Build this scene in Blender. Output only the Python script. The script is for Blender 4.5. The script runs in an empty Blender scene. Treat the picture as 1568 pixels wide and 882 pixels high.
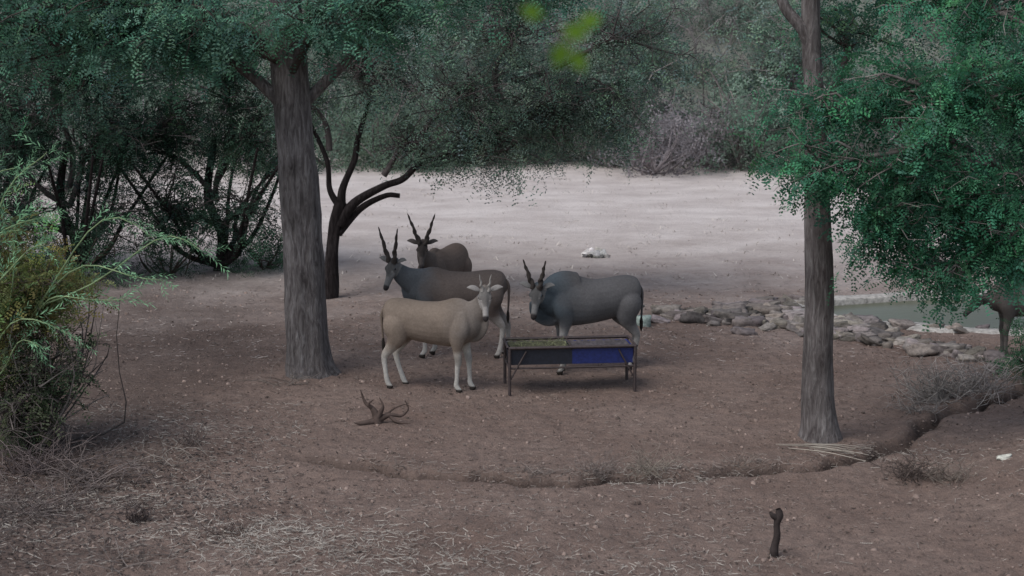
import bpy, math, numpy as np
from mathutils import Vector, Matrix, noise as mnoise
S=bpy.context.scene
D=bpy.data
def link(o,parent=None):
    S.collection.objects.link(o)
    if parent: o.parent=parent
    return o
def empty(name,loc=(0,0,0)):
    e=D.objects.new(name,None); e.empty_display_size=.2; link(e); e.location=loc; return e
# ---------------- materials
def newmat(name):
    m=D.materials.new(name); m.use_nodes=True; nt=m.node_tree
    b=nt.nodes['Principled BSDF']; return m,nt,b
def N(nt,t,**k):
    n=nt.nodes.new(t)
    for a,v in k.items(): setattr(n,a,v)
    return n
def noiseN(nt,vec,scale,detail=4,rough=.55,dist=0):
    n=N(nt,'ShaderNodeTexNoise'); n.inputs['Scale'].default_value=scale; n.inputs['Detail'].default_value=detail
    n.inputs['Roughness'].default_value=rough; n.inputs['Distortion'].default_value=dist
    if vec is not None: nt.links.new(vec,n.inputs['Vector'])
    return n.outputs['Fac']
def ramp(nt,fac,stops):
    r=N(nt,'ShaderNodeValToRGB'); e=r.color_ramp.elements
    while len(e)<len(stops): e.new(.5)
    for i,(p,c) in enumerate(stops):
        e[i].position=p; e[i].color=(c[0],c[1],c[2],1) if not isinstance(c,(int,float)) else (c,c,c,1)
    nt.links.new(fac,r.inputs['Fac']); return r.outputs['Color']
def mix(nt,fac,a,b,mode='MIX'):
    m=N(nt,'ShaderNodeMix',data_type='RGBA',blend_type=mode)
    for s,v in ((0,fac),(6,a),(7,b)):
        if isinstance(v,(int,float)): m.inputs[s].default_value=v
        elif isinstance(v,tuple): m.inputs[s].default_value=(*v,1)
        else: nt.links.new(v,m.inputs[s])
    return m.outputs[2]
def mapping(nt,scale):
    tc=N(nt,'ShaderNodeTexCoord'); mp=N(nt,'ShaderNodeMapping'); mp.inputs['Scale'].default_value=scale
    nt.links.new(tc.outputs['Object'],mp.inputs['Vector']); return mp.outputs['Vector']
def bump(nt,b,h,strength,dist):
    n=N(nt,'ShaderNodeBump'); n.inputs['Strength'].default_value=strength; n.inputs['Distance'].default_value=dist
    nt.links.new(h,n.inputs['Height']); nt.links.new(n.outputs['Normal'],b.inputs['Normal'])
def mat_attr(name,rough=.8,transl=0.0,spec=.2,nscale=0,namp=.3,bmp=0):
    m,nt,b=newmat(name)
    a=N(nt,'ShaderNodeAttribute',attribute_name='Col'); col=a.outputs['Color']
    if transl:
        b2=N(nt,'ShaderNodeBsdfDiffuse'); nt.links.new(col,b2.inputs['Color'])
        t=N(nt,'ShaderNodeBsdfTranslucent'); nt.links.new(col,t.inputs['Color'])
        x=N(nt,'ShaderNodeMixShader'); x.inputs[0].default_value=transl
        nt.links.new(b2.outputs[0],x.inputs[1]); nt.links.new(t.outputs[0],x.inputs[2])
        nt.links.new(x.outputs[0],nt.nodes['Material Output'].inputs['Surface']); nt.nodes.remove(b); return m
    if nscale:
        f=noiseN(nt,mapping(nt,(1,1,1)),nscale,5,.6)
        col=mix(nt,1.0,col,ramp(nt,f,[(.3,1-namp),(.7,1+namp)]),'MULTIPLY')
        if bmp: bump(nt,b,f,.6,bmp)
    nt.links.new(col,b.inputs['Base Color']); b.inputs['Roughness'].default_value=rough
    b.inputs['Specular IOR Level'].default_value=spec
    return m
LEAF=mat_attr('leaf',.6,.3,.25)
WOOD=mat_attr('dark_wood',.9,0,.1,9,.35,.01)
STRAW=mat_attr('straw',.8,0,.15)
ROCK=mat_attr('stone',.9,0,.2,11,.45,.03)
HIDE=mat_attr('hide',.8,0,.12,34,.14,.004)
METAL=mat_attr('painted_metal',.55,0,.4,22,.35,.002)
def bark(name,c1,c2,c3):
    m,nt,b=newmat(name); v=mapping(nt,(14,14,2.6))
    f=noiseN(nt,v,1.3,8,.68,.6); v2=mapping(nt,(1,1,.7)); g=noiseN(nt,v2,2.2,3)
    c=ramp(nt,f,[(.33,c1),(.52,c2),(.7,c3)])
    c=mix(nt,1.0,c,ramp(nt,g,[(.3,.65),(.7,1.2)]),'MULTIPLY')
    nt.links.new(c,b.inputs['Base Color']); b.inputs['Roughness'].default_value=.92
    b.inputs['Specular IOR Level'].default_value=.12
    bump(nt,b,f,1.0,.05); return m
BARK=bark('bark_grey',(.055,.047,.046),(.15,.135,.132),(.25,.235,.232))
BARKD=bark('bark_dark',(.013,.010,.010),(.03,.024,.024),(.055,.047,.047))
BARKP=bark('bark_pale',(.07,.058,.056),(.155,.137,.132),(.27,.25,.24))
# ---------------- mesh builder
class MB:
    def __init__(s): s.v=[];s.f=[];s.c=[];s.n=0
    def add(s,v,f,c):
        v=np.asarray(v,float).reshape(-1,3); f=np.asarray(f).reshape(-1,4)
        c=np.broadcast_to(np.asarray(c,float),(len(v),3))
        s.v.append(v); s.f.append(f+s.n); s.c.append(c); s.n+=len(v)
    def build(s,name,mat,parent=None,smooth=False):
        v=np.concatenate(s.v); f=np.concatenate(s.f).astype(np.int32); c=np.concatenate(s.c)
        me=D.meshes.new(name); me.vertices.add(len(v)); me.vertices.foreach_set('co',v.astype(np.float32).ravel())
        me.loops.add(f.size); me.loops.foreach_set('vertex_index',f.ravel())
        me.polygons.add(len(f)); me.polygons.foreach_set('loop_start',np.arange(0,f.size,4,dtype=np.int32))
        me.update(calc_edges=True)
        a=me.color_attributes.new('Col','FLOAT_COLOR','POINT')
        a.data.foreach_set('color',np.hstack([c,np.ones((len(c),1))]).astype(np.float32).ravel())
        if smooth: me.polygons.foreach_set('use_smooth',np.ones(len(f),bool))
        me.materials.append(mat)
        return link(D.objects.new(name,me),parent)
def nrm(a): return a/np.maximum(np.linalg.norm(a,axis=-1,keepdims=True),1e-9)
def tube(mb,P,R,sides=6,col=(.1,.1,.1),disp=0,twist=0):
    P=np.asarray(P,float); R=np.asarray(R,float); n=len(P)
    T=nrm(np.gradient(P,axis=0)); ref=np.array([.31,.93,.17]) if abs(T[0,2])>.6 else np.array([.1,.2,.97])
    A=nrm(np.cross(T,ref)); B=np.cross(T,A)
    ang=np.linspace(0,2*np.pi,sides,endpoint=False)
    rr=R[:,None]*np.ones((n,sides))
    if disp:
        for i in range(n):
            for j in range(sides):
                a=ang[j]; p=Vector((math.cos(a)*1.6,math.sin(a)*1.6,P[i,2]*.8+P[0,0]))
                rr[i,j]*=1+disp*mnoise.noise(p)+disp*.5*mnoise.noise(p*3)
    if twist: rr*=1+.2*np.cos(ang[None,:]*2-np.arange(n)[:,None]*twist)
    V=P[:,None,:]+rr[...,None]*(np.cos(ang)[None,:,None]*A[:,None,:]+np.sin(ang)[None,:,None]*B[:,None,:])
    i=np.arange(n-1)[:,None]*sides; j=np.arange(sides)[None,:]; k=(j+1)%sides
    F=np.stack([i+j,i+k,i+sides+k,i+sides+j],-1).reshape(-1,4)
    mb.add(V.reshape(-1,3),F,col)
def curve(p0,p1,n,rng,bend=.12,droop=0):
    p0=np.asarray(p0,float);p1=np.asarray(p1,float); t=np.linspace(0,1,n)[:,None]; L=np.linalg.norm(p1-p0)
    P=p0+(p1-p0)*t+np.sin(np.pi*t)*rng.normal(0,bend*L,3)+np.sin(2*np.pi*t)*rng.normal(0,bend*.5*L,3)
    P[:,2]+=droop*L*(np.sin(np.pi*t[:,0])); return P
def catmull(P,k):
    P=np.asarray(P,float); n=len(P); t=np.linspace(0,n-1,(n-1)*k+1); out=[]
    Q=np.vstack([2*P[0]-P[1],P,2*P[-1]-P[-2]])
    for x in t:
        i=min(int(x),n-2); u=x-i; a,b,c,d=Q[i],Q[i+1],Q[i+2],Q[i+3]
        out.append(.5*((2*b)+(-a+c)*u+(2*a-5*b+4*c-d)*u*u+(-a+3*b-3*c+d)*u**3))
    return np.array(out)
# leaf templates
def make_spray(rng,nr=6,nl=6,L=.3,rl=.13,ll=.032,lw=.011,droop=.25):
    V=[]
    for r in range(nr):
        s=(r+.6)/nr*L; side=1 if r%2 else -1
        base=np.array([s,0,-droop*s*s/L])
        d=nrm(np.array([.7,side*rng.uniform(.6,1),rng.uniform(-.5,.3)]))
        if r==nr-1: d=nrm(np.array([1,0,-.3]))
        n=nrm(np.cross(d,nrm(rng.normal(0,.35,3)+[0,0,1])))
        for k in range(nl):
            p=base+d*rl*(k+1)/nl+np.array([0,0,-.25*rl*((k+1)/nl)**2])
            for sg in (1,-1):
                e=nrm(n*sg+d*.35+rng.normal(0,.15,3)); l=ll*rng.uniform(.8,1.2)
                w=nrm(np.cross(e,[0,0,1])+rng.normal(0,.25,3))*lw
                V+= [p,p+e*l*.5+w,p+e*l,p+e*l*.5-w]
    return np.array(V)
def make_lance(rng,n=16,L=.6,ll=.16,lw=.012):
    V=[]
    for r in range(n):
        s=(r+.5)/n*L; a=r*2.4; p=np.array([s,0,0]); e=nrm(np.array([.9,math.cos(a)*.7,math.sin(a)*.7])); l=ll*rng.uniform(.6,1.1)
        w=nrm(np.cross(e,rng.normal(0,1,3)))*lw
        V+=[p,p+e*l*.45+w,p+e*l+np.array([0,0,-.02]),p+e*l*.45-w]
    return np.array(V)
R0=np.random.default_rng(5)
SPR=[make_spray(R0,5,4,.32,.15,.048,.015) for _ in range(5)]
SPRM=[make_spray(R0,4,4,.4,.2,.058,.017) for _ in range(5)]
SPRS=[make_spray(R0,5,3,.42,.2,.052,.013) for _ in range(5)]
SPRF=[make_spray(R0,4,2,.5,.25,.12,.032) for _ in range(5)]
LAN=[make_lance(R0) for _ in range(4)]
def sprays(mb,pos,dirs,scale,cols,T,rng,tilt=.5):
    pos=np.asarray(pos);dirs=nrm(np.asarray(dirs)+1e-6);scale=np.asarray(scale);cols=np.asarray(cols)
    which=rng.integers(0,len(T),len(pos))
    for k,t in enumerate(T):
        m=which==k
        if not m.any(): continue
        d=dirs[m]; up=np.array([0,0,1])+rng.normal(0,tilt,d.shape)
        y=nrm(np.cross(up,d)); z=np.cross(d,y); R=np.stack([d,y,z],2)
        V=np.einsum('nij,mj->nmi',R,t)*scale[m][:,None,None]+pos[m][:,None,:]
        c=np.repeat(cols[m],len(t),0)
        mb.add(V.reshape(-1,3),np.arange(V.shape[0]*V.shape[1]).reshape(-1,4),c)
def crown(w,l,blobs,rng,col,T,wc=(.06,.05,.045),scale=1.0,droop=.35,jit=.12,hueb=.0,limb=.07,bare=.0,nt=2):
    P=[];Dd=[];C=[]
    for (att,cen,rad,nb,ns) in blobs:
        cen=np.array(cen,float);rad=np.array(rad,float)
        if att is not None:
            c=curve(att,cen,9,rng,.09,.06); tube(w,c,np.linspace(limb,.03,9),7,np.array(wc)*rng.uniform(.8,1.3))
        else: c=np.repeat(cen[None],9,0)
        for b in range(nb):
            u=nrm(rng.normal(0,1,3))*rng.random()**(1/2.4); tip=cen+u*rad
            st=c[rng.integers(5,9)]
            q=curve(st,tip,7,rng,.13,.1); rr=rng.uniform(.012,.026)
            tube(w,q,np.linspace(rr,.004,7),4,np.array(wc)*rng.uniform(.7,1.6))
            for _ in range(nt):
                i=rng.integers(2,6); e=q[i]+rng.normal(0,.3,3)*[1,1,.6]; tube(w,curve(q[i],e,4,rng,.1),np.linspace(rr*.5,.003,4),3,np.array(wc)*rng.uniform(.8,1.8))
            if rng.random()<bare: continue
            br=rng.uniform(.45,1.45); tt=rng.uniform(.3,1,ns); idx=tt*6; i0=np.minimum(idx.astype(int),5); fr=(idx-i0)[:,None]
            p=q[i0]*(1-fr)+q[i0+1]*fr+rng.normal(0,jit,(ns,3))*[1,1,.7]
            d=nrm(q[-1]-q[0])*.5+rng.normal(0,.6,(ns,3)); d[:,2]-=droop
            cc=np.array(col)*br*rng.uniform(.75,1.25,(ns,1)); cc=cc*(1+rng.normal(0,.08,(ns,3)))
            cc[:,0]+=hueb*rng.random(ns)*br
            P.append(p);Dd.append(d);C.append(cc)
    P=np.concatenate(P);Dd=np.concatenate(Dd);C=np.clip(np.concatenate(C),.004,.9)
    sprays(l,P,Dd,scale*rng.uniform(.7,1.25,len(P)),C,T,rng)
# ---------------- terrain
DITCH=np.array([(-3.2,21.3),(-2.08,20.6),(-.86,20.05),(.54,19.8),(1.79,20.0),(3.09,20.35),(4.42,20.7),(5.18,21.4),(5.7,22.3),(6.25,23.1),(7.2,24.0),(8.5,25.0)])
def sst(x): x=np.clip(x,0,1); return x*x*(3-2*x)
def ditch_d(x,y):
    d=np.full(np.shape(x),1e9)
    xx=x+.07*np.sin(y*5.3)+.05*np.sin(x*9); yy=y+.09*np.sin(x*3.7)+.05*np.sin(x*8.3+1)+.03*np.sin(x*19)
    for a,b in zip(DITCH[:-1],DITCH[1:]):
        ab=b-a; t=np.clip(((xx-a[0])*ab[0]+(yy-a[1])*ab[1])/(ab@ab),0,1)
        d=np.minimum(d,np.hypot(xx-a[0]-t*ab[0],yy-a[1]-t*ab[1]))
    return d
def ditch_amp(x): return np.clip(.78+.2*np.sin(x*1.7+.5)+.2*np.sin(x*4.3+1),.45,1)*sst((x+3.3)/1.5)
def gh(x,y):
    x=np.asarray(x,float);y=np.asarray(y,float)
    z=.022*np.sin(.45*x+1)*np.cos(.4*y)+.012*np.sin(1.3*x+.7*y)+.008*np.sin(3.1*x-2.2*y+1)+.006*np.sin(5.3*x+4.1*y)
    d=ditch_d(x,y)
    z=z-.21*ditch_amp(x)*np.exp(-(d/.12)**2)
    side=y-np.interp(x,DITCH[:,0],DITCH[:,1])
    k=sst((x+3.6)/1.6)
    z=z+k*.03*sst((-side+.05)/.3)*np.exp(-np.clip(-side-.3,0,9)/1.4)
    z=z+k*.05*np.exp(-(np.clip(side-.2,0,9)/.6)**2)*sst((side+.05)/.25)
    z=z+.55*sst((x-5.0)/3.0)*sst((23.6-y)/3.5)
    z=z+.2*sst((19.8-y)/3)*sst((3-x)/6)
    h=np.clip(y-60,0,130); z=z+.2*h*sst(h/25)+ .8*np.sin(x*.11)*sst(h/40)
    e=((x-9.9)/3.9)**2+((y-31.4)/1.75)**2
    k=sst((1.25-e)/.35); z=z*(1-k)-.3*k
    return z
def axis(lo,hi,step,far0,far1):
    a=list(np.arange(lo,hi,step)); s=step; x=a[-1]
    while x<far1: s*=1.12; x+=s; a.append(x)
    s=step; x=a[0]
    while x>far0: s*=1.12; x-=s; a.insert(0,x)
    return np.array(a)
xs=axis(-9,9.5,.05,-500,500); ys=axis(15.5,32,.042,-60,700)
X,Y=np.meshgrid(xs,ys); Z=gh(X,Y)
nx=len(xs);ny=len(ys)
flat=np.stack([X.ravel(),Y.ravel()],1)
near=(np.abs(flat[:,0])<9.6)&(flat[:,1]>15)&(flat[:,1]<33)
zz=Z.ravel().copy()
for i in np.nonzero(near)[0]:
    p=flat[i]; zz[i]+=.024*mnoise.noise((p[0]*2.1,p[1]*2.1,0))+.016*mnoise.noise((p[0]*6,p[1]*6,3))+.008*mnoise.noise((p[0]*13,p[1]*13,7))
mb=MB()
i=(np.arange(ny-1)[:,None]*nx+np.arange(nx-1)[None,:]).ravel()
ditch_shade=np.exp(-(ditch_d(flat[:,0],flat[:,1])/.13)**2)*ditch_amp(flat[:,0])  # shade of the ditch wall, painted as a dark band into the soil colour
mb.add(np.column_stack([flat,zz]),np.stack([i,i+1,i+1+nx,i+nx],1),np.stack([ditch_shade]*3,1))
m,nt,b=newmat('soil')
v=mapping(nt,(1,1,1)); sep=N(nt,'ShaderNodeSeparateXYZ'); nt.links.new(v,sep.inputs[0])
n1=noiseN(nt,v,.5,5,.6); n2=noiseN(nt,v,5,6,.7); n3=noiseN(nt,v,38,4,.7); n4=noiseN(nt,mapping(nt,(1,1.5,1)),.45,5,.6)
near_c=mix(nt,ramp(nt,n1,[(.35,0),(.65,1)]),(.200,.140,.115),(.27,.200,.168))
near_c=mix(nt,ramp(nt,n2,[(.42,0),(.62,.7)]),near_c,(.155,.115,.099))
near_c=mix(nt,ramp(nt,n3,[(.56,0),(.7,.5)]),near_c,(.42,.35,.305))
near_c=mix(nt,ramp(nt,n3,[(.3,.65),(.42,0)]),near_c,(.08,.062,.055))
# soil colour darker towards the left, edge broken up by noise
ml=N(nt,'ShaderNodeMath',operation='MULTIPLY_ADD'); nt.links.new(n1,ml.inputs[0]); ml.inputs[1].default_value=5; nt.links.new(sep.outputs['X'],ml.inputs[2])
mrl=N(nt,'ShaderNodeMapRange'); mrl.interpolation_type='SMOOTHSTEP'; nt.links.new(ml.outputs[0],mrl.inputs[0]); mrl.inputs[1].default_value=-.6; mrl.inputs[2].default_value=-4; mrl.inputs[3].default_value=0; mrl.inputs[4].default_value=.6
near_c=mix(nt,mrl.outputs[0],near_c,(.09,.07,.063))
far_c=mix(nt,ramp(nt,n4,[(.35,0),(.65,1)]),(.53,.465,.435),(.69,.625,.59))
far_c=mix(nt,ramp(nt,n2,[(.5,0),(.75,.3)]),far_c,(.42,.36,.335))
far_c=mix(nt,ramp(nt,noiseN(nt,mapping(nt,(1,1.2,1)),1.7,8,.8,.3),[(.53,0),(.72,.5)]),far_c,(.37,.315,.29))
add=N(nt,'ShaderNodeMath',operation='MULTIPLY_ADD'); nt.links.new(n1,add.inputs[0]); add.inputs[1].default_value=12; nt.links.new(sep.outputs['Y'],add.inputs[2])
mr=N(nt,'ShaderNodeMapRange'); mr.interpolation_type='SMOOTHSTEP'; nt.links.new(add.outputs[0],mr.inputs[0]); mr.inputs[1].default_value=33; mr.inputs[2].default_value=52
col=mix(nt,mr.outputs[0],near_c,far_c)
mr2=N(nt,'ShaderNodeMapRange'); nt.links.new(sep.outputs['Y'],mr2.inputs[0]); mr2.inputs[1].default_value=60; mr2.inputs[2].default_value=70
col=mix(nt,mr2.outputs[0],col,(.20,.21,.18))
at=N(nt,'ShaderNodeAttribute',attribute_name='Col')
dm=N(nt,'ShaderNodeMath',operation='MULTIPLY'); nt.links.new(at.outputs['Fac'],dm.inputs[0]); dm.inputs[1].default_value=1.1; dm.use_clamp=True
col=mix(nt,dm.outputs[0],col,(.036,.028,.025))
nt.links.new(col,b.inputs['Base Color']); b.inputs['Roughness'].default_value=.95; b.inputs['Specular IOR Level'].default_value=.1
hs=N(nt,'ShaderNodeMath',operation='MULTIPLY_ADD'); nt.links.new(n3,hs.inputs[0]); hs.inputs[1].default_value=.4; nt.links.new(n2,hs.inputs[2])
bump(nt,b,hs.outputs[0],.9,.09)
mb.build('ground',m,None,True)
# ---------------- trees
def trunk_obj(pts,rad,name,mat,parent,sides=26,disp=.16,k=7):
    PR=catmull(np.column_stack([pts,rad]),k); t=MB(); tube(t,PR[:,:3],np.maximum(PR[:,3],.01),sides,(.1,.1,.1),disp); return t.build(name,mat,parent,True)
def tree(name,trunks,blobs,col,T,seed,mat=BARK,wc=(.06,.05,.045),**k):
    rng=np.random.default_rng(seed); e=empty(name)
    for n,(p,r) in enumerate(trunks): trunk_obj(p,r,'trunk' if n==0 else 'limb_%d'%n,mat,e,26 if n==0 else 14)
    w=MB();l=MB(); crown(w,l,blobs,rng,col,T,wc=wc,**k)
    w.build('branches',WOOD,e,True); l.build('foliage',LEAF,e); return e
tree('acacia_tree',[([(-3.27,26,-.1),(-3.3,26,.12),(-3.32,26,.6),(-3.36,26,1.6),(-3.42,26,3),(-3.5,26,4.4),(-3.55,26,6),(-3.5,26,7.6)],[.50,.41,.35,.33,.315,.29,.26,.2]),
  ([(-3.48,26,4.2),(-3.1,26.1,4.6),(-2.5,26.2,5.2),(-1.8,26.3,6.2)],[.11,.09,.07,.05]),
  ([(-3.45,26,4.0),(-3.75,25.9,4.5),(-4.6,25.8,5.2),(-6.2,25.7,6)],[.12,.10,.08,.05])],
 [((-3.5,26,5),(-6.3,25.3,5.8),(2.2,1.4,.95),62,11),((-3.5,26,5),(-4.9,24.9,5.5),(1.2,1.0,.7),32,11),((-3.5,26,5.2),(-8.4,26.2,5.7),(1.6,1.3,1.2),42,11),
  ((-3.5,26,5),(-1.9,26.3,5.9),(1.4,1.1,.75),34,10),((-3.5,26,6),(0.3,26.5,6.4),(1.7,1.2,.7),28,10),((-3.5,26,7),(-3.5,26,8),(2.4,2.0,1.0),16,11),((-3.5,26,4.8),(-3.0,24.9,5.9),(1,.6,.6),20,11)],
 (.115,.235,.165),SPRM,11,jit=.16)
tree('umbrella_thorn_tree',[([(-3.80,33,-.1),(-3.72,33,.3),(-3.68,33,.9),(-3.6,33,1.5),(-3.48,33,1.95)],[.24,.17,.13,.13,.13]),
  ([(-3.5,33,1.5),(-3.2,32.9,1.95),(-2.6,32.8,2.3),(-2.2,32.8,2.45),(-1.8,32.8,2.8),(-1.2,32.9,2.95),(-.2,33,3.4)],[.125,.095,.075,.07,.06,.05,.035]),
  ([(-3.55,33,1.3),(-3.1,33.2,1.8),(-2.6,33.3,2.05),(-2.3,33.3,2.05)],[.09,.07,.055,.05]),
  ([(-3.47,33,1.7),(-3.45,33,2.2),(-3.2,33,2.8),(-3.1,33,3.3),(-2.8,33.1,4.2)],[.11,.08,.065,.055,.04]),
  ([(-3.47,33,1.8),(-3.7,33,2.2),(-3.75,33,2.8),(-4.1,33.1,3.6)],[.08,.06,.05,.035])],
 [((-2.8,33,4),(-2.9,33,4.6),(1.9,1.4,1.15),58,10),((-1.8,33,2.9),(-.9,32.8,4.1),(1.7,1.4,1.15),64,11),((-.2,33,3.4),(.9,32.9,3.8),(1.5,1.4,1.0),62,11),
  ((0,33,4),(2.1,33.2,3.65),(1.2,1.2,.85),42,11),((-.2,33,4),(0.2,33,5.7),(2.6,1.5,1.1),60,10),((-2.8,33,4),(-2.9,33,6.2),(1.8,1.5,.8),24,10),((0,33,4.4),(2.4,33,5.2),(1.4,1.3,1.1),36,10),((-3.7,33,3),(-4.6,33.3,4.1),(1.0,1,1.0),32,9),
  ((-1.2,33,3.0),(-.4,32.8,3.0),(1.8,1,.5),52,7),((-2.6,33,2.5),(-2.0,32.9,3.2),(1.0,.8,.6),30,4)],
 (.14,.205,.16),SPRS,12,BARKD,wc=(.085,.072,.07),jit=.18,bare=.22,nt=4)
for k,(x,y,hh) in enumerate([(-9.6,35.2,1.0),(-6.6,36.3,1.0),(-12.5,37,1.1)]):
    rng=np.random.default_rng(30+k)
    tr=[([(x,y,-.1),(x+.1,y,.8),(x-.2,y,1.7),(x,y,3)],[.15,.11,.09,.07])]
    for q in range(9):
        a=rng.uniform(0,6.28); r1=rng.uniform(.7,1.5); r2=rng.uniform(1.5,2.9)
        tr.append(([(x,y,.1),(x+r1*.6*math.cos(a),y+.5*r1*math.sin(a),.6+rng.uniform(-.2,.2)),(x+r1*math.cos(a),y+r1*math.sin(a),1.4+rng.uniform(-.3,.3)),(x+r2*math.cos(a),y+r2*math.sin(a),2.9)],[.07,.052,.04,.025]))
    tree('thorn_tree',tr,[((x,y,1.6),(x-1.2,y-.3,3.2),(1.8,1.4,1.3),56,12),((x,y,1.6),(x+1.0,y-.3,3.3),(1.6,1.4,1.3),54,12),((x,y,2),(x,y,5.1),(2.6,1.8,1.4),76,12),
      ((x,y,1),(x-1.0,y-.6,1.6),(1.4,1,.9),44,8),((x,y,1),(x+.9,y-.5,1.4),(1.3,1,.9),34,7)],(.055,.098,.07),SPRM,40+k,BARKD,wc=(.075,.064,.062),jit=.2,bare=.25,nt=3)
tree('tall_acacia_tree',[([(4.30,22,-.1),(4.29,22,.1),(4.25,22,.5),(4.22,22,1.2),(4.2,22,2.2),(4.14,22,3.3),(4.08,22,4.4),(4.02,22.1,5.4),(3.98,22.2,6.6),(4,22.2,7.6)],[.38,.275,.235,.21,.20,.175,.145,.125,.11,.07]),
  ([(4.05,22.1,5.2),(3.9,22.1,5.6),(3.62,22.2,6.0),(3.5,22.2,6.8)],[.09,.08,.07,.04])],
 [((4,22.2,6.6),(4.2,22.4,8),(2.0,1.6,.9),18,10),((3.5,22.2,6.6),(2.6,22.8,6.9),(1.5,1.2,.6),12,9),((4.1,22.1,4.4),(4.6,23,5.6),(1,.8,.5),12,9)],
 (.10,.20,.14),SPR,13,BARKP)
tree('mesquite_tree',[([(8.7,21.3,-.1),(8.6,21.3,.6),(8.3,21.2,1.6),(7.9,21.1,2.8),(7.3,21,4),(6.8,21,5.4)],[.3,.24,.2,.17,.14,.1]),
  ([(8.0,21.1,2.6),(7.2,21,3.3),(6.3,20.9,3.9),(5.2,20.8,4.4),(4.4,20.8,4.5)],[.08,.05,.035,.028,.015]),
  ([(7.3,21,4),(6.4,21,4.5),(5.6,20.9,4.8),(4.9,20.9,4.75)],[.07,.04,.028,.015])],
 [((7.2,21,3.3),(5.95,21,3.35),(1.0,.8,.8),44,12),((6.3,21,3.9),(4.95,20.8,3.6),(.85,.6,.6),32,11),((5.2,20.8,4.2),(3.75,20.8,3.85),(.8,.45,.33),18,9),
  ((6.4,21,4.5),(5.3,20.9,4.85),(1.3,.8,.75),44,11),((7.3,21,4),(6.9,21,4.7),(1.2,1.0,1.3),56,12),((7.2,21,3.3),(6.2,20.9,2.8),(.7,.6,.42),20,11),((6.3,21,3.9),(4.75,20.8,3.0),(.65,.45,.45),16,10),
  ((6.8,21,5.4),(6.0,21.5,6.1),(2.0,1.1,.7),36,11),((5.2,20.8,4.4),(3.9,20.9,4.7),(.6,.45,.35),11,9),((8,21.1,2.6),(7.2,21.2,3.0),(.7,.7,.6),30,12),((6.5,20.9,3),(5.35,20.8,2.5),(.6,.5,.38),13,10)],
 (.075,.215,.125),SPR,14,wc=(.17,.15,.14),jit=.125,limb=.035,nt=3)
tree('leaning_tree',[([(10.2,30.3,-.3),(9.7,30,.6),(9.0,29.6,1.5),(8.2,29.3,2.3),(7.8,29.2,2.9),(7.7,29,3.6)],[.22,.18,.15,.13,.11,.07])],
 [((7.8,29.2,2.9),(8.6,29.3,4.3),(1.8,1.4,1.1),36,10),((9,29.6,1.6),(9.9,30,3.2),(1.2,1.2,.8),20,10)],(.075,.15,.105),SPRM,15,BARKD,wc=(.05,.04,.035))
for k,(x,y,h) in enumerate([(4.2,61.5,6.6),(10.2,60,6.2),(15.5,57,6.5),(-1.5,64,6)]):
    z=float(gh(x,y))
    tree('background_tree',[([(x,y,z-.1),(x+.1,y,z+1),(x-.1,y,z+2.2),(x+.2,y,z+3.6)],[.22,.17,.14,.08])],
     [((x,y,z+2),(x-1.5,y,z+3.6),(2.0,1.4,1.2),36,8),((x,y,z+2),(x+1.5,y,z+3.8),(2.0,1.4,1.2),36,8),((x,y,z+3),(x,y,z+h-1),(2.8,1.8,1.3),46,8)],(.21,.295,.235),SPRF,60+k,BARKP,wc=(.20,.18,.17),jit=.25,bare=.2,nt=3)  # distance haze painted in as pale leaf and twig colours
# distant hillside bush
rng=np.random.default_rng(77); w=MB();l=MB(); e=empty('distant_bush')
P=[];Dd=[];C=[];Sc=[]
def bushc(x,y,r,h,n,col):
    z=float(gh(x,y)); u=nrm(rng.normal(0,1,(n,3)))*rng.random((n,1))**(1/2.6); u[:,2]=np.abs(u[:,2])*1.0
    ctr=rng.normal(0,.35,(7,3)); lob=ctr[rng.integers(0,7,n)]
    p=np.array([x,y,z+.15])+ (u*.75+lob*[1,1,.35])*[r,r,h]; p[:,2]=np.maximum(p[:,2],z+.05)
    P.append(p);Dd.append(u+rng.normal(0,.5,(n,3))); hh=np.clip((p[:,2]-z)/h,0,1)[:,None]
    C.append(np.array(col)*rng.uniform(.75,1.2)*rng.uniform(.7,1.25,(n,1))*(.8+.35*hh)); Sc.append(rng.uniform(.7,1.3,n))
for k in range(290):
    y=58+rng.random()**1.2*58; x=rng.uniform(-.12,.40)*y if rng.random()<.75 else rng.uniform(-.4,-.1)*y
    if y<60 and -1<x<3: continue
    g=rng.random(); hz=min(1,(y-57)/60)*.09  # hz: distance haze painted into the bush colours, growing with y
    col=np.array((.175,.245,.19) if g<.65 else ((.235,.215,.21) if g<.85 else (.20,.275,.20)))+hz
    r=rng.uniform(1.3,2.8); h=rng.uniform(1.6,4.4)
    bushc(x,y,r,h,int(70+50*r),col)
    for q in range(6):
        a=rng.uniform(0,6.28); z=float(gh(x,y)); tube(w,curve((x,y,z),(x+r*.8*math.cos(a),y+r*.8*math.sin(a),z+h*rng.uniform(.5,1.1)),5,rng,.12),np.linspace(.06,.015,5),4,np.array((.2,.175,.165))*rng.uniform(.6,1.3)+hz)
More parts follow.
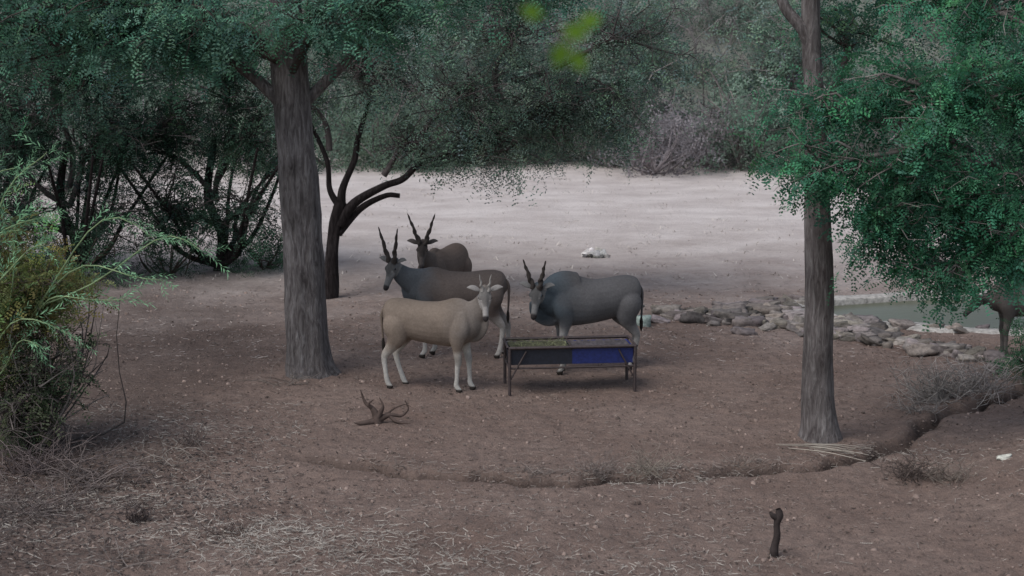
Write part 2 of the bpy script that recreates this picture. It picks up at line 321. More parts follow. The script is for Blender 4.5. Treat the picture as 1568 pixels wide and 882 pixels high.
for (x,y,r,h,c) in [(5.0,57,1.8,2.0,(.25,.23,.24)),(7,59,2,2.6,(.24,.22,.225)),(3.6,60,1.6,2.2,(.21,.22,.20)),(9.5,60,2.2,3.3,(.24,.25,.225)),(13,58,2.2,3,(.20,.24,.20)),(-2,61,2.5,2.6,(.19,.235,.185)),(-9,58,2.6,3.5,(.16,.21,.16)),(17,56,2,3,(.16,.21,.16)),(-14,52,2.4,3.4,(.12,.17,.13)),(-18,47,2.4,3.6,(.09,.14,.1))]:
    bushc(x,y,r,h,220,c)
    for q in range(26):
        a=rng.uniform(0,6.28); z=float(gh(x,y)); tube(w,curve((x,y,z),(x+r*math.cos(a),y+r*math.sin(a),z+h*rng.uniform(.4,1.1)),5,rng,.12),np.linspace(.05,.012,5),4,np.array((.26,.23,.235))*rng.uniform(.6,1.3))
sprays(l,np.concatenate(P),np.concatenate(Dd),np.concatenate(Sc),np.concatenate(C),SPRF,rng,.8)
w.build('stems',WOOD,e); l.build('foliage',LEAF,e)
def lowbush(name,x,y,r,h,n,col,seed,T=SPRM,sc=.8):
    rn=np.random.default_rng(seed); e=empty(name); w=MB();l=MB(); z=float(gh(x,y))
    for q in range(14):
        a=rn.uniform(0,6.28); tube(w,curve((x,y,z-.05),(x+r*.8*math.cos(a),y+r*.8*math.sin(a),z+h*rn.uniform(.4,1)),5,rn,.1),np.linspace(.025,.006,5),4,(.08,.06,.05))
    u=nrm(rn.normal(0,1,(n,3)))*rn.random((n,1))**.4; u[:,2]=np.abs(u[:,2]); p=np.array([x,y,z])+u*[r,r,h]*(1+.3*np.sin(7*u[:,:1]+5*u[:,1:2]))
    sprays(l,p,u+rn.normal(0,.5,(n,3)),sc*rn.uniform(.7,1.2,n),np.array(col)*rn.uniform(.5,1.4,(n,1)),T,rn,.7)
    w.build('stems',WOOD,e,True); l.build('foliage',LEAF,e)
lowbush('green_bush',-5.6,36.6,.9,.75,200,(.085,.16,.10),3)
lowbush('green_bush',-9.5,34.5,1.5,1.2,240,(.055,.10,.065),4)
lowbush('green_bush',-7.6,35.8,1.1,1.0,170,(.055,.10,.07),5)
lowbush('green_bush',8.5,25.3,.6,.85,260,(.075,.16,.09),6,SPR)
# grass tufts of the far clearing
rng=np.random.default_rng(66); t=MB(); n=1000
gx_=rng.uniform(-.36,.40,n); gy_=35+rng.random(n)**1.1*25; gx_=gx_*gy_
nb=5; px=np.repeat(gx_,nb)+rng.normal(0,.14,n*nb); py=np.repeat(gy_,nb)+rng.normal(0,.14,n*nb); pz=gh(px,py)
a=rng.uniform(0,6.28,n*nb); Lh=rng.uniform(.02,.06,n*nb)*np.repeat(rng.uniform(.4,1.6,n),nb); p=np.stack([px,py,pz],1); up=np.stack([np.cos(a)*Lh*1.6,np.sin(a)*Lh*1.6,Lh],1); ww=np.stack([-np.sin(a),np.cos(a),0*a],1)*.014
t.add(np.stack([p-ww,p+ww,p+up+ww*.3,p+up-ww*.3],1).reshape(-1,3),np.arange(4*n*nb).reshape(-1,4),np.repeat(np.array((.55,.49,.44))*rng.uniform(.5,1.2,(n*nb,1)),4,0))
t.build('dry_tussock_grass',STRAW)
# ---------------- left foreground shrub
rng=np.random.default_rng(21); e=empty('foreground_shrub'); w=MB();l=MB()
crown(w,l,[((-6.5,21.6,0),(-6.4,21.5,2.2),(.85,.6,.5),44,10),((-6.5,21.6,0),(-7.0,21.5,1.6),(.9,.7,.7),28,9),((-6.5,21.6,0),(-6.9,21.8,3.0),(.6,.6,.6),12,8)],rng,(.125,.205,.085),SPR,wc=(.10,.08,.07),jit=.13,hueb=.12,limb=.035,scale=.9)
crown(w,l,[((-6.6,21.5,0),(-6.2,21.3,1.0),(.75,.6,.75),50,3),((-6.6,21.5,0),(-6.6,21,.7),(.7,.6,.6),40,2)],rng,(.09,.115,.07),SPR,wc=(.10,.085,.08),jit=.1,limb=.03,bare=.5)
for q in range(64):
    a=rng.uniform(-.5,3.6); s=np.array([-6.5+rng.normal(0,.25),21.5+rng.normal(0,.25),.05]); tp=s+np.array([math.cos(a)*.9,rng.normal(0,.4),rng.uniform(.5,2.3)])
    tube(w,curve(s,tp,7,rng,.12),np.linspace(.016,.004,7),4,np.array((.15,.13,.12))*rng.uniform(.5,1.5))
sp=[];sd=[]
for (p0,p1) in [((-6.3,21.2,2.0),(-4.0,20.7,2.85)),((-6.3,21.2,2.0),(-4.5,20.7,2.45)),((-6.3,21.2,1.9),(-5.0,20.7,2.2)),((-6.4,21.2,1.8),(-4.6,20.7,3.0)),((-6.9,21.0,2.3),(-5.9,20.7,4.1)),((-6.9,21.0,2.3),(-6.3,20.7,3.9)),((-7,21.0,2.4),(-6.7,20.7,3.6)),((-7,21.0,2.2),(-5.8,20.7,3.3)),((-7.1,21.0,2.0),(-6.3,20.7,3.1)),((-7.1,21.0,2.0),(-6.0,20.7,2.9)),((-6.6,21.0,2.0),(-6.2,20.7,3.3)),((-6.9,21.0,1.2),(-5.6,20.6,1.7)),((-6.9,21.0,1.0),(-6.1,20.6,1.6))]:
    c=curve(p0,p1,9,rng,.07,.14); tube(w,c,np.linspace(.014,.005,9),4,(.24,.32,.17))
    for i in range(2,9):
        sp.append(c[i]+rng.normal(0,.03,3)); sd.append(c[min(i+1,8)]-c[i-1]+rng.normal(0,.13,3))
        if i>4: sp.append(c[i]+rng.normal(0,.04,3)); sd.append(c[min(i+1,8)]-c[i-1]+rng.normal(0,.13,3))
sprays(l,np.array(sp),np.array(sd),rng.uniform(.35,.75,len(sp)),np.array((.27,.50,.29))*rng.uniform(.5,1.3,(len(sp),1)),LAN,rng,.8)
w.build('branches',WOOD,e,True); l.build('foliage',LEAF,e)
# ---------------- pool
mbp=MB(); th=np.linspace(0,2*np.pi,72,endpoint=False); wob=1+.04*np.sin(3*th)+.03*np.sin(7*th+1)
def ring(k,z): return np.stack([9.9+3.95*k*wob*np.cos(th),31.4+1.78*k*wob*np.sin(th),np.full(72,z)],1)
V=[ring(k,-.09) for k in (.02,.35,.7,1.04)]; i=np.arange(3)[:,None]*72; j=np.arange(72)[None]; kk=(j+1)%72
F=np.stack([i+j,i+kk,i+72+kk,i+72+j],-1); mbp.add(np.concatenate(V),F,(.1,.1,.1))
m,nt,b=newmat('murky_water'); b.inputs['Base Color'].default_value=(.105,.112,.078,1); b.inputs['Roughness'].default_value=.3; b.inputs['Specular IOR Level'].default_value=.12
bump(nt,b,noiseN(nt,mapping(nt,(1,2,1)),5,3),.2,.02)
mbp.build('pool_water',m,None,True)
mbr=MB(); prof=[(1.0,-.25),(1.0,.015),(1.01,.04),(1.12,.05),(1.2,.03),(1.23,-.06)]
V=[ring(k,z)+np.stack([0*th,0*th,.015*np.sin(9*th+k*9)],1) for k,z in prof]; i=np.arange(5)[:,None]*72
mbr.add(np.concatenate(V),np.stack([i+j,i+kk,i+72+kk,i+72+j],-1),(.36,.34,.315)); mbr.build('pool_rim',ROCK,None,True)
# ---------------- rocks
def ico():
    import bmesh
    bm=bmesh.new(); bmesh.ops.create_cube(bm,size=1.4); bmesh.ops.subdivide_edges(bm,edges=bm.edges[:],cuts=3,use_grid_fill=True)
    v=np.array([x.co[:] for x in bm.verts]); f=np.array([[q.index for q in p.verts] for p in bm.faces]); bm.free()
    s=nrm(v); v=v*.55+s*.45; return v,f
IV,IF=ico()
def rock(mb,x,y,sx,sy,sz,rz,col,rng,z=None,tilt=.08):
    off=rng.uniform(0,99,3); v=IV.copy()
    dd=np.array([mnoise.noise(Vector(q*1.3+off))*.5+mnoise.noise(Vector(q*3.5+off))*.2 for q in v]); v=v*(1+dd[:,None]); v[:,2]=np.clip(v[:,2],-.9,.62+.1*math.sin(off[0]))
    v=v*[sx,sy,sz]; M=np.array(Matrix.Rotation(rz,3,'Z')@Matrix.Rotation(rng.normal(0,tilt),3,'X')@Matrix.Rotation(rng.normal(0,tilt),3,'Y')); v=v@M.T
    v+=[x,y,(float(gh(x,y)) if z is None else z)+sz*.4]; mb.add(v,IF,np.array(col)*rng.uniform(.45,1.35)*np.array([1,rng.uniform(.93,1.0),rng.uniform(.86,1.0)]))
rng=np.random.default_rng(9); mr_=MB()
path=[(2.75,30.9),(3.44,30.7),(4.15,30.4),(4.8,29.7),(5.57,29.3),(6.38,28.7),(7.2,27.8),(7.9,26.9),(8.4,25.9)]
for a,b_ in zip(path[:-1],path[1:]):
    for q in range(17):
        t=rng.random(); x=a[0]+(b_[0]-a[0])*t+rng.normal(0,.18); y=a[1]+(b_[1]-a[1])*t+rng.normal(0,.3)
        s=rng.uniform(.08,.34); rock(mr_,x,y,s,s*rng.uniform(.5,.9),rng.uniform(.05,.15),rng.uniform(-.6,.6),(.22,.197,.185),rng,tilt=.18)
for q in range(64):
    x=rng.uniform(4.1,6.9); y=rng.uniform(28.6,31.2) if x>5.4 else rng.uniform(30,32.3); s=rng.uniform(.1,.46); rock(mr_,x,y,s,s*.7,rng.uniform(.05,.15),rng.uniform(-.6,.6),(.23,.207,.195),rng,tilt=.18)
for q in range(46):
    a=rng.uniform(2.6,5.6); k=rng.uniform(1.05,1.3); x=9.9+3.95*k*math.cos(a); y=31.4+1.78*k*math.sin(a); s=rng.uniform(.12,.35); rock(mr_,x,y,s,s*.6,rng.uniform(.05,.13),rng.uniform(-.5,.5),(.21,.19,.18),rng,.0,tilt=.18)
mr_.build('rock_border',ROCK)
mr2_=MB(); rock(mr2_,2.45,30.0,.17,.15,.17,.2,(.24,.29,.29),rng); rock(mr2_,2.35,30.1,.17,.13,.04,.2,(.12,.12,.11),rng,.33); mr2_.build('block_rock',ROCK)
mr3=MB()
for (dx,dy,s,h,c) in [(0,0,.18,.16,.75),(-.2,.02,.15,.12,.68),(.2,-.02,.13,.14,.7),(.08,.1,.13,.22,.8),(.02,-.14,.09,.06,.2),(.14,-.12,.07,.05,.14),(-.08,.1,.13,.2,.78),(-.24,-.08,.09,.06,.12),(-.1,-.13,.06,.1,.1),(.28,-.08,.07,.08,.5)]:
    rock(mr3,1.98+dx,38.5+dy,s,s*.8,h,.3*dx,(c,c*.99,c*.97),rng,tilt=.4)
mr3.build('white_rock',ROCK)
# ---------------- feeding trough
e=empty('feeding_trough'); rot=math.radians(6)
bx,by=.90,25.05; bz=float(gh(bx,by))
def TL(p): x,y,z=p; return (bx+x*math.cos(rot)-y*math.sin(rot), by+x*math.sin(rot)+y*math.cos(rot), bz+z)
fr=MB(); L2=1.0; W2=.36; H=.74
def bar(a,b,w,col=(.06,.045,.044)):
    a=np.array(TL(a));b=np.array(TL(b)); tube(fr,[a,a+(b-a)*.5,b],[w]*3,4,col)
for sx in (-1,1):
    for sy in (-1,1):
        lx=sx*(L2-.02); bar((lx,sy*W2,-.06),(lx,sy*W2,H),.026)
        bar((lx,sy*W2,.22 if sy<0 else .3),(lx-sx*.26,sy*W2,H-.05),.014)
    bar((sx*(L2-.02),-W2,.42),(sx*(L2-.02),W2,.42),.018); bar((sx*L2,-W2,H),(sx*L2,W2,H),.024)
for sy in (-1,1):
    bar((-L2,sy*W2,H),(L2,sy*W2,H),.026); bar((-L2,sy*W2*.96,H-.32),(L2,sy*W2*.96,H-.32),.016)
bar((0,-W2,H-.02),(0,W2,H-.02),.018)
fr.build('frame',METAL,e)
def tub(x0,x1,col,name):
    t=MB(); n=15; rows=[]
    for s,r in ((x0,.0),(x0,.31),(x1,.31),(x1,.0)):
        a=np.linspace(0,-math.pi,n); rows.append([TL((s,math.cos(q)*r,H-.03+math.sin(q)*r*.92)) for q in a])
    V=np.array(rows).reshape(-1,3); F=[]
    for r in range(3):
        for k in range(n-1): a=r*n+k; F.append([a,a+1,a+1+n,a+n])
    c=V*0+np.array(col); t.add(V,F,c); o=t.build(name,METAL,e,False)
    md=o.modifiers.new('s','SOLIDIFY'); md.thickness=.012
tub(-.96,-.01,(.014,.017,.035),'dark_tub'); tub(.01,.96,(.014,.022,.13),'blue_tub')
sh=MB()
def quad(p,col): sh.add([TL(q) for q in p],[[0,1,2,3]],col)
quad([(-.95,-W2+.035,H-.27),(-.0,-W2+.035,H-.27),(-.0,-W2+.035,H-.03),(-.95,-W2+.035,H-.03)],(.013,.015,.024))
quad([(.0,-W2+.032,H-.27),(.95,-W2+.032,H-.27),(.95,-W2+.032,H-.03),(.0,-W2+.032,H-.03)],(.013,.022,.115))
sh.build('side_panel',METAL,e)
fd=MB(); g=np.linspace(0,1,30)
gx,gy=np.meshgrid(g,np.linspace(-1,1,12)); hz=.10*np.random.default_rng(1).random(gx.shape)*.4
def feed(x0,x1,z,c):
    V=np.array([TL((x0+(x1-x0)*a,b_*.30,z+h)) for a,b_,h in zip(gx.ravel(),gy.ravel(),hz.ravel())]); i=(np.arange(11)[:,None]*30+np.arange(29)[None]).ravel()
    cc=np.array(c)*np.random.default_rng(2).uniform(.6,1.4,(len(V),1)); fd.add(V,np.stack([i,i+1,i+31,i+30],1),cc)
feed(-.95,-.02,H-.05,(.085,.085,.055)); feed(.02,.95,H-.05,(.085,.075,.08)); fd.build('feed',STRAW,e)
rn=np.random.default_rng(8); hy=MB(); n=220; xx=rn.uniform(-.93,-.05,n); p=np.array([TL((a,rn.uniform(-.28,.28),H-.0+rn.uniform(-.02,.03))) for a in xx])
d=nrm(rn.normal(0,1,(n,3))*[1,1,.25])*rn.uniform(.03,.08,(n,1)); wv=nrm(np.cross(d,[0,0,1]))*.003
hy.add(np.stack([p-d-wv,p-d+wv,p+d+wv,p+d-wv],1).reshape(-1,3),np.arange(4*n).reshape(-1,4),np.repeat(np.array((.18,.19,.10))*rn.uniform(.5,1.4,(n,1)),4,0)); hy.build('hay',STRAW,e)
# ---------------- animals
def loft(P,side=(0,1,0),k=4,n=24):
    Q=catmull(P,k); C=Q[:,:3]; T=nrm(np.gradient(C,axis=0)); s=np.array(side,float)
    A=nrm(s-(T@s)[:,None]*T); B=np.cross(T,A); a=np.linspace(0,2*np.pi,n,endpoint=False)
    rs=np.maximum(Q[:,3],.004);ru=np.maximum(Q[:,4],.004)
    V=C[:,None]+np.cos(a)[None,:,None]*A[:,None]*rs[:,None,None]+np.sin(a)[None,:,None]*B[:,None]*ru[:,None,None]
    m=len(C); V=V.reshape(-1,3); F=[]
    for i in range(m-1):
        for j in range(n): F.append([i*n+j,i*n+(j+1)%n,(i+1)*n+(j+1)%n,(i+1)*n+j])
    e0=C[0]-T[0]*min(rs[0],ru[0])*.6; e1=C[-1]+T[-1]*min(rs[-1],ru[-1])*.6
    V=np.vstack([V,e0,e1])
    for j in range(n): F.append([len(V)-2,(j+1)%n,j]); F.append([len(V)-1,(m-1)*n+j,(m-1)*n+(j+1)%n])
    return V,F
def lerp(a,b,t): t=np.clip(t,0,1)[:,None]; return a*(1-t)+np.asarray(b)*t
def cl(t): return np.clip(t,0,1)
def antelope(name,loc,yaw,scale,head,hyaw,hpitch,neck,coat,neckc,horn=.6,horn_v=.16,legs=None,bull=False,white=(.5,.47,.43),face=(.3,.27,.25),hroll=0,hornc=(.05,.042,.038),slim=1.0):
    e=empty(name); z0=float(gh(loc[0],loc[1]))
    e.location=(loc[0],loc[1],z0-.01); e.rotation_euler=(0,0,math.radians(yaw)); e.scale=(scale,)*3
    parts=[]
    hb=.035 if bull else 0
    q=slim
    parts.append(loft([(-.73,0,1.11,.11,.14),(-.70,0,1.115,.175*q,.215),(-.62,0,1.12,.22*q,.27),(-.46,0,1.105,.245*q,.29),(-.2,0,1.055,.27*q,.31*q),(.1,0,1.035,.28*q,.335*q),(.36,0,1.05+hb*.5,.255*q,.36*q+hb*.5),(.55,0,1.08+hb,.20,.31*q+hb),(.70,0,1.10,.145,.23),(.77,0,1.11,.07,.12)]))
    parts.append(loft([(-.25,0,1.235,.05,.05),(0,0,1.285+hb*.5,.06,.06),(.22,0,1.325+hb,.07,.07),(.40,0,1.365+hb*1.3,.075,.075),(.58,0,1.31+hb,.07,.07),(.7,0,1.24+hb,.06,.06)]))
    parts.append(loft(neck))
    L=legs or {}
    for sd,nm in ((1,'L'),(-1,'R')):
        f=L.get('f'+nm,0); h=L.get('h'+nm,0); y=.135*sd
        parts.append(loft([(.42,y*.9,1.20,.08,.18),(.48,y*1.25,1.0,.110,.17),(.45,y*1.25,.82,.088,.118),(.46+f*.4,y*1.08,.64,.056,.070),(.48+f*.6,y*1.0,.47,.048,.055),(.47+f*.75,y*.98,.39,.037,.042),(.465+f*.9,y*.96,.2,.031,.035),(.46+f,y*.95,.12,.037,.042),(.49+f,y*.95,.06,.034,.042),(.51+f,y*.95,.015,.048,.06)]))
        parts.append(loft([(-.52,y*.8,1.14,.11,.19),(-.52,y*1.2,1.0,.145,.205),(-.51+h*.1,y*1.25,.82,.115,.165),(-.59+h*.3,y*1.12,.67,.066,.096),(-.69+h*.5,y*1.05,.54,.044,.064),(-.71+h*.6,y*1.0,.47,.037,.050),(-.69+h*.8,y*1.0,.29,.032,.038),(-.66+h,y*1.0,.13,.037,.042),(-.63+h,y*1.0,.06,.034,.042),(-.61+h,y*1.0,.015,.048,.06)]))
    hm=Matrix.Rotation(math.radians(hyaw),4,'Z')@Matrix.Rotation(math.radians(hpitch),4,'Y')@Matrix.Rotation(math.radians(hroll),4,'X'); hm=Matrix.Translation(head)@hm
    HM=np.array(hm)
    def toB(v): v=np.asarray(v); return v@HM[:3,:3].T+HM[:3,3]
    hv,hf=loft([(-.09,0,-.03,.055,.065),(-.03,0,-.005,.08,.09),(.06,0,0,.088,.098),(.15,0,-.012,.070,.088),(.25,0,-.018,.050,.068),(.34,0,-.02,.046,.054),(.40,0,-.025,.046,.05),(.44,0,-.03,.032,.035)])
    parts.append((toB(hv),hf))
    for sd in (1,-1):
        bv,bf=loft([(.06,.065*sd,.05,.020,.022),(.10,.078*sd,.045,.027,.024),(.15,.062*sd,.035,.018,.02)]); parts.append((toB(bv),bf))
    if bull: parts.append(loft([(.42,0,.98,.09,.19),(.60,0,.89,.06,.19),(.73,0,.89,.042,.16),(.82,0,.98,.035,.14),(.87,0,1.10,.03,.09)]))
    elif slim>=1: parts.append(loft([(.50,0,.97,.075,.15),(.64,0,.91,.05,.15),(.75,0,.99,.037,.13),(.82,0,1.15,.03,.09)]))
    V=[];F=[];n=0
    for v,f in parts: V.append(v); F+= [[i+n for i in q_] for q_ in f]; n+=len(v)
    me=D.meshes.new('tmp'); me.from_pydata(np.concatenate(V).tolist(),[],F); me.update()
    import bmesh
    bm=bmesh.new(); bm.from_mesh(me)
    bmesh.ops.recalc_face_normals(bm,faces=bm.faces[:]); bm.to_mesh(me); bm.free()
    o=D.objects.new('tmp',me); link(o); r=o.modifiers.new('r','REMESH'); r.mode='VOXEL'; r.voxel_size=.011
    s=o.modifiers.new('s','SMOOTH'); s.factor=.6; s.iterations=11
    dg=bpy.context.evaluated_depsgraph_get(); nm_=D.meshes.new_from_object(o.evaluated_get(dg)); D.objects.remove(o)
    nv=len(nm_.vertices); co=np.zeros(nv*3,np.float32); nm_.vertices.foreach_get('co',co); co=co.reshape(-1,3).astype(float)
    nz=np.array([mnoise.noise((p[0]*4,p[1]*4,p[2]*4))+.5*mnoise.noise((p[0]*11,p[1]*11,p[2]*11)) for p in co])
    c=np.tile(np.array(coat,float),(nv,1))
    x,y,z=co.T
    c=lerp(c,np.array(coat)*.74,cl((z-1.24+nz*.05)/.2))
    c=lerp(c,np.array(coat)*1.12,cl((1.0-z+nz*.05)/.35)*.8)
    c=lerp(c,neckc,cl((x-.22+nz*.12)/.42)*(1-cl((.92-z)/.25)))
    c=lerp(c,np.array(neckc)*.7,cl((x-.55)/.15)*cl((1.02-z)/.2)*cl((z-.74)/.1))
    c=lerp(c,white,cl((.72-z+nz*.12)/.26))
    knee=cl((z-.40)/.05)*cl((.60-z)/.05)*(x>.2); c=c*(1-.28*knee[:,None])
    c=lerp(c,(.03,.025,.022),cl((.07-z)/.02))
    c=c*(1+.16*nz[:,None])
    hl=(co-HM[:3,3])@HM[:3,:3]
    hx=np.clip(hl[:,0],0,.45)
    ish=(hl[:,0]>-.10)&(hl[:,0]<.5)&((hl[:,1]/(.118-.13*hx))**2+((hl[:,2]+.012)/(.122-.13*hx))**2<1.15)
    fc=np.tile(np.array(face,float),(nv,1)); fc=lerp(fc,np.array(face)*.5,cl((hl[:,2]-.02)/.04)*(hl[:,0]<.24)); fc=lerp(fc,np.minimum(np.array(face)*1.5,.7),cl((np.abs(hl[:,1])-.045)/.02)*(hl[:,0]>.14)*(hl[:,0]<.34)*(hl[:,2]>-.05))
    fc=lerp(fc,(.035,.03,.03),cl((hl[:,0]-.36)/.03))
    wgt=np.clip((hl[:,0]+.08)/.06,0,1)*ish; c=c*(1-wgt[:,None])+fc*wgt[:,None]
    c=np.clip(c,.005,.9)
    at=nm_.color_attributes.new('Col','FLOAT_COLOR','POINT'); at.data.foreach_set('color',np.hstack([c,np.ones((nv,1))]).astype(np.float32).ravel())
    nm_.polygons.foreach_set('use_smooth',np.ones(len(nm_.polygons),bool)); nm_.materials.clear(); nm_.materials.append(HIDE); nm_.name='body'
    link(D.objects.new('body',nm_),e)
    em=MB()
    for sd in (1,-1):
        pts=[(-.02,.07*sd,.03),(-.04,.13*sd,.055),(-.06,.20*sd,.07),(-.06,.27*sd,.065)]
        C=toB(np.array(pts)); q=catmull(np.column_stack([C,[.018,.042,.038,.006]]),4)
        tn=nrm(np.gradient(q[:,:3],axis=0)); upv=HM[:3,0]; A=nrm(upv-(tn@upv)[:,None]*tn); B=np.cross(tn,A); a=np.linspace(0,2*np.pi,10,endpoint=False)
        Vv=q[:,None,:3]+np.cos(a)[None,:,None]*A[:,None]*q[:,3][:,None,None]+np.sin(a)[None,:,None]*B[:,None]*(q[:,3]*.3)[:,None,None]
        mm=len(q); i=np.arange(mm-1)[:,None]*10; j=np.arange(10)[None]; em.add(Vv.reshape(-1,3),np.stack([i+j,i+(j+1)%10,i+10+(j+1)%10,i+10+j],-1),np.array(face)*.9)
    em.build('ears',HIDE,e,True)
    if horn>0:
        hm_=MB()
        for sd in (1,-1):
            t=np.linspace(0,1,44); dirv=np.array([-.74,0,.67]); p=np.array([.0,.045*sd,.07])+t[:,None]*horn*dirv; p[:,1]+=sd*(horn_v*horn*1.6*t+.0)
            rad=.037*(1-t)**.65+.004; p[:,1]+=.012*np.sin(t*15)*(1-t); p[:,0]+=.012*np.cos(t*15)*(1-t)
            if horn<.35: rad*=.6
            tube(hm_,toB(p),rad,8,hornc,twist=.62 if horn>.35 else 0)
        hm_.build('horns',HIDE,e,True)
    tm=MB(); tl=catmull(np.array([(-.74,0,1.24,.03),(-.80,0,1.13,.026),(-.80,.01,.9,.018),(-.79,.02,.74,.014)]),4); tube(tm,tl[:,:3],tl[:,3],8,np.array(coat)*.85)
    tf=catmull(np.array([(-.79,.02,.76,.014),(-.79,.02,.68,.026),(-.79,.02,.6,.022),(-.79,.02,.54,.004)]),4); tube(tm,tf[:,:3],np.abs(tf[:,3]),8,(.03,.025,.022)); tm.build('tail',HIDE,e,True)
    ev=MB()
    for sd in (1,-1):
        c0=toB(np.array([[.10,.086*sd,.038]]))[0]; v=nrm(IV)*.02+c0; ev.add(v,IF,(.01,.008,.008))
        c1=toB(np.array([[.425,.024*sd,-.01]]))[0]; ev.add(nrm(IV)*.009+c1,IF,(.01,.008,.008))
    ev.build('eyes',HIDE,e,True)
    return e
antelope('eland',(-1.25,24.98),-15,1.03,(.85,-.05,1.55),-70,62,
  [(.36,0,1.12,.17,.25),(.58,0,1.17,.14,.23),(.73,0,1.28,.105,.175),(.82,-.01,1.42,.082,.125),(.86,-.03,1.53,.07,.09)],
  (.205,.163,.131),(.18,.155,.137),horn=.27,horn_v=.10,legs={'fL':.10,'fR':-.04,'hL':.14,'hR':-.02},face=(.30,.28,.265),hornc=(.3,.28,.26),white=(.44,.42,.385))
antelope('eland',(-.92,27.35),178,1.08,(1.0,.08,1.49),58,56,
  [(.36,0,1.14,.19,.28),(.58,0,1.17,.155,.25),(.80,.01,1.26,.115,.18),(.93,.03,1.37,.09,.135),(1.0,.06,1.47,.072,.09)],
  (.128,.102,.089),(.082,.088,.095),horn=.56,horn_v=.16,legs={'fL':.06,'fR':-.08,'hL':.0,'hR':-.12},face=(.16,.155,.15),white=(.38,.36,.335))
antelope('eland',(-1.28,30.1),-112,1.05,(.90,.02,1.55),18,58,
  [(.36,0,1.12,.18,.27),(.58,0,1.18,.15,.23),(.78,0,1.30,.115,.17),(.87,.0,1.42,.09,.13),(.90,.01,1.53,.07,.09)],
  (.118,.09,.076),(.095,.077,.068),horn=.55,horn_v=.22,face=(.08,.068,.063))
antelope('eland',(1.29,26.25),198,1.12,(.86,.10,1.27),54,60,
  [(.22,0,1.18,.20,.30),(.42,0,1.18,.21,.33),(.60,0,1.17,.185,.29),(.72,.02,1.18,.155,.23),(.82,.05,1.22,.12,.165),(.86,.08,1.26,.085,.10)],
  (.112,.108,.110),(.060,.074,.086),horn=.43,horn_v=.18,bull=True,legs={'fL':.02,'fR':-.1,'hL':.06,'hR':-.08},face=(.165,.16,.157),white=(.29,.275,.26))
antelope('kudu',(8.85,27.3),178,.95,(.98,.12,1.06),35,30,
  [(.45,0,1.12,.13,.20),(.62,0,1.10,.10,.15),(.80,.0,1.06,.078,.11),(.91,.05,1.05,.067,.09),(.96,.10,1.06,.06,.075)],
  (.085,.076,.07),(.08,.069,.064),horn=0,face=(.075,.063,.058),white=(.11,.098,.09),slim=.86)
# ---------------- ground litter
rng=np.random.default_rng(55)
def straws(mb,x,y,rng,lmin,lmax,w,col,lift=.02):
    n=len(x); z=gh(x,y)+rng.uniform(.004,lift,n); p=np.stack([x,y,z],1); a=rng.uniform(0,6.28,n); L=rng.uniform(lmin,lmax,n)
    d=np.stack([np.cos(a)*L,np.sin(a)*L,rng.normal(0,.12,n)*L],1)*.5; ww=np.stack([-np.sin(a),np.cos(a),0*a+.4],1)*w*rng.uniform(.6,1.5,(n,1))
    b=nrm(rng.normal(0,1,(n,3)))*L[:,None]*.06; q=np.stack([p-d-ww,p-d+ww,p+b+ww,p+b-ww, p+d+ww,p+d-ww],1)
    f=(np.arange(n)[:,None,None]*6+np.array([[0,1,2,3],[3,2,4,5]])[None]).reshape(-1,4)
    mb.add(q.reshape(-1,3),f,np.repeat(np.array(col)*rng.uniform(.45,1.3,(n,1)),6,0))
ms=MB()
def U(n,x0,x1,y0,y1): return rng.uniform(x0,x1,n),rng.uniform(y0,y1,n)
straws(ms,*U(8000,-8,8.5,15.8,27),rng,.02,.08,.0018,(.34,.29,.25))
straws(ms,*U(2500,-7,3,15.8,19.6),rng,.03,.13,.0022,(.38,.34,.30))
straws(ms,*U(1800,-6.8,-3,18.5,24),rng,.04,.15,.0024,(.34,.31,.275))
for (cx,cy,s,n) in [(-2.6,17.2,.8,1500),(-1.2,16.4,.9,1000),(-4.6,22.2,.8,400),(1.6,16.3,1,500),(1.8,20.1,.5,400),(5.2,20.9,.6,250),(-4.9,19.2,.8,600),(6.8,19.8,.9,250),(-6,17.5,1.2,800)]:
    straws(ms,rng.normal(cx,s,n),rng.normal(cy,s*.6,n),rng,.04,.16,.0024,(.40,.365,.32),.03)
straws(ms,*U(12000,-8,8.5,15.8,30),rng,.01,.05,.006,(.105,.08,.068))
straws(ms,rng.normal(-5.6,1.5,7000),rng.normal(18.8,1.9,7000),rng,.015,.07,.008,(.08,.064,.058),.03)
straws(ms,*U(3000,-8,8.5,15.8,30),rng,.015,.05,.008,(.23,.185,.16))
straws(ms,*U(4000,-8,9,27,36),rng,.04,.14,.005,(.36,.31,.28))
xx=rng.uniform(-2,5,800); straws(ms,xx,np.interp(xx,DITCH[:,0],DITCH[:,1])+rng.normal(.2,.14,800),rng,.04,.16,.0026,(.28,.24,.21),.05)
ms.build('straw_litter',STRAW)
mp=MB()
n=3800; px=rng.uniform(-8,8.5,n); py=rng.uniform(15.8,34,n)
cube=np.array([(-1,-1,-1),(1,-1,-1),(1,1,-1),(-1,1,-1),(-.7,-.7,.7),(.7,-.7,.8),(.6,.7,.7),(-.7,.6,.6)],float); cf=np.array([[0,1,5,4],[1,2,6,5],[2,3,7,6],[3,0,4,7],[4,5,6,7]])
pzz=gh(px,py)
for k in range(n):
    s=rng.uniform(.006,.024)*(1.6 if rng.random()<.08 else 1); v=cube*rng.uniform(.6,1.2,(8,1))*[s,s,s*.7]; a=rng.uniform(0,6.28); M=np.array([[math.cos(a),-math.sin(a),0],[math.sin(a),math.cos(a),0],[0,0,1]])
    mp.add(v@M.T+[px[k],py[k],pzz[k]+s*.3],cf,np.array((.19,.143,.122))*rng.uniform(.4,1.7))
mp.build('pebbles_and_clods',ROCK)
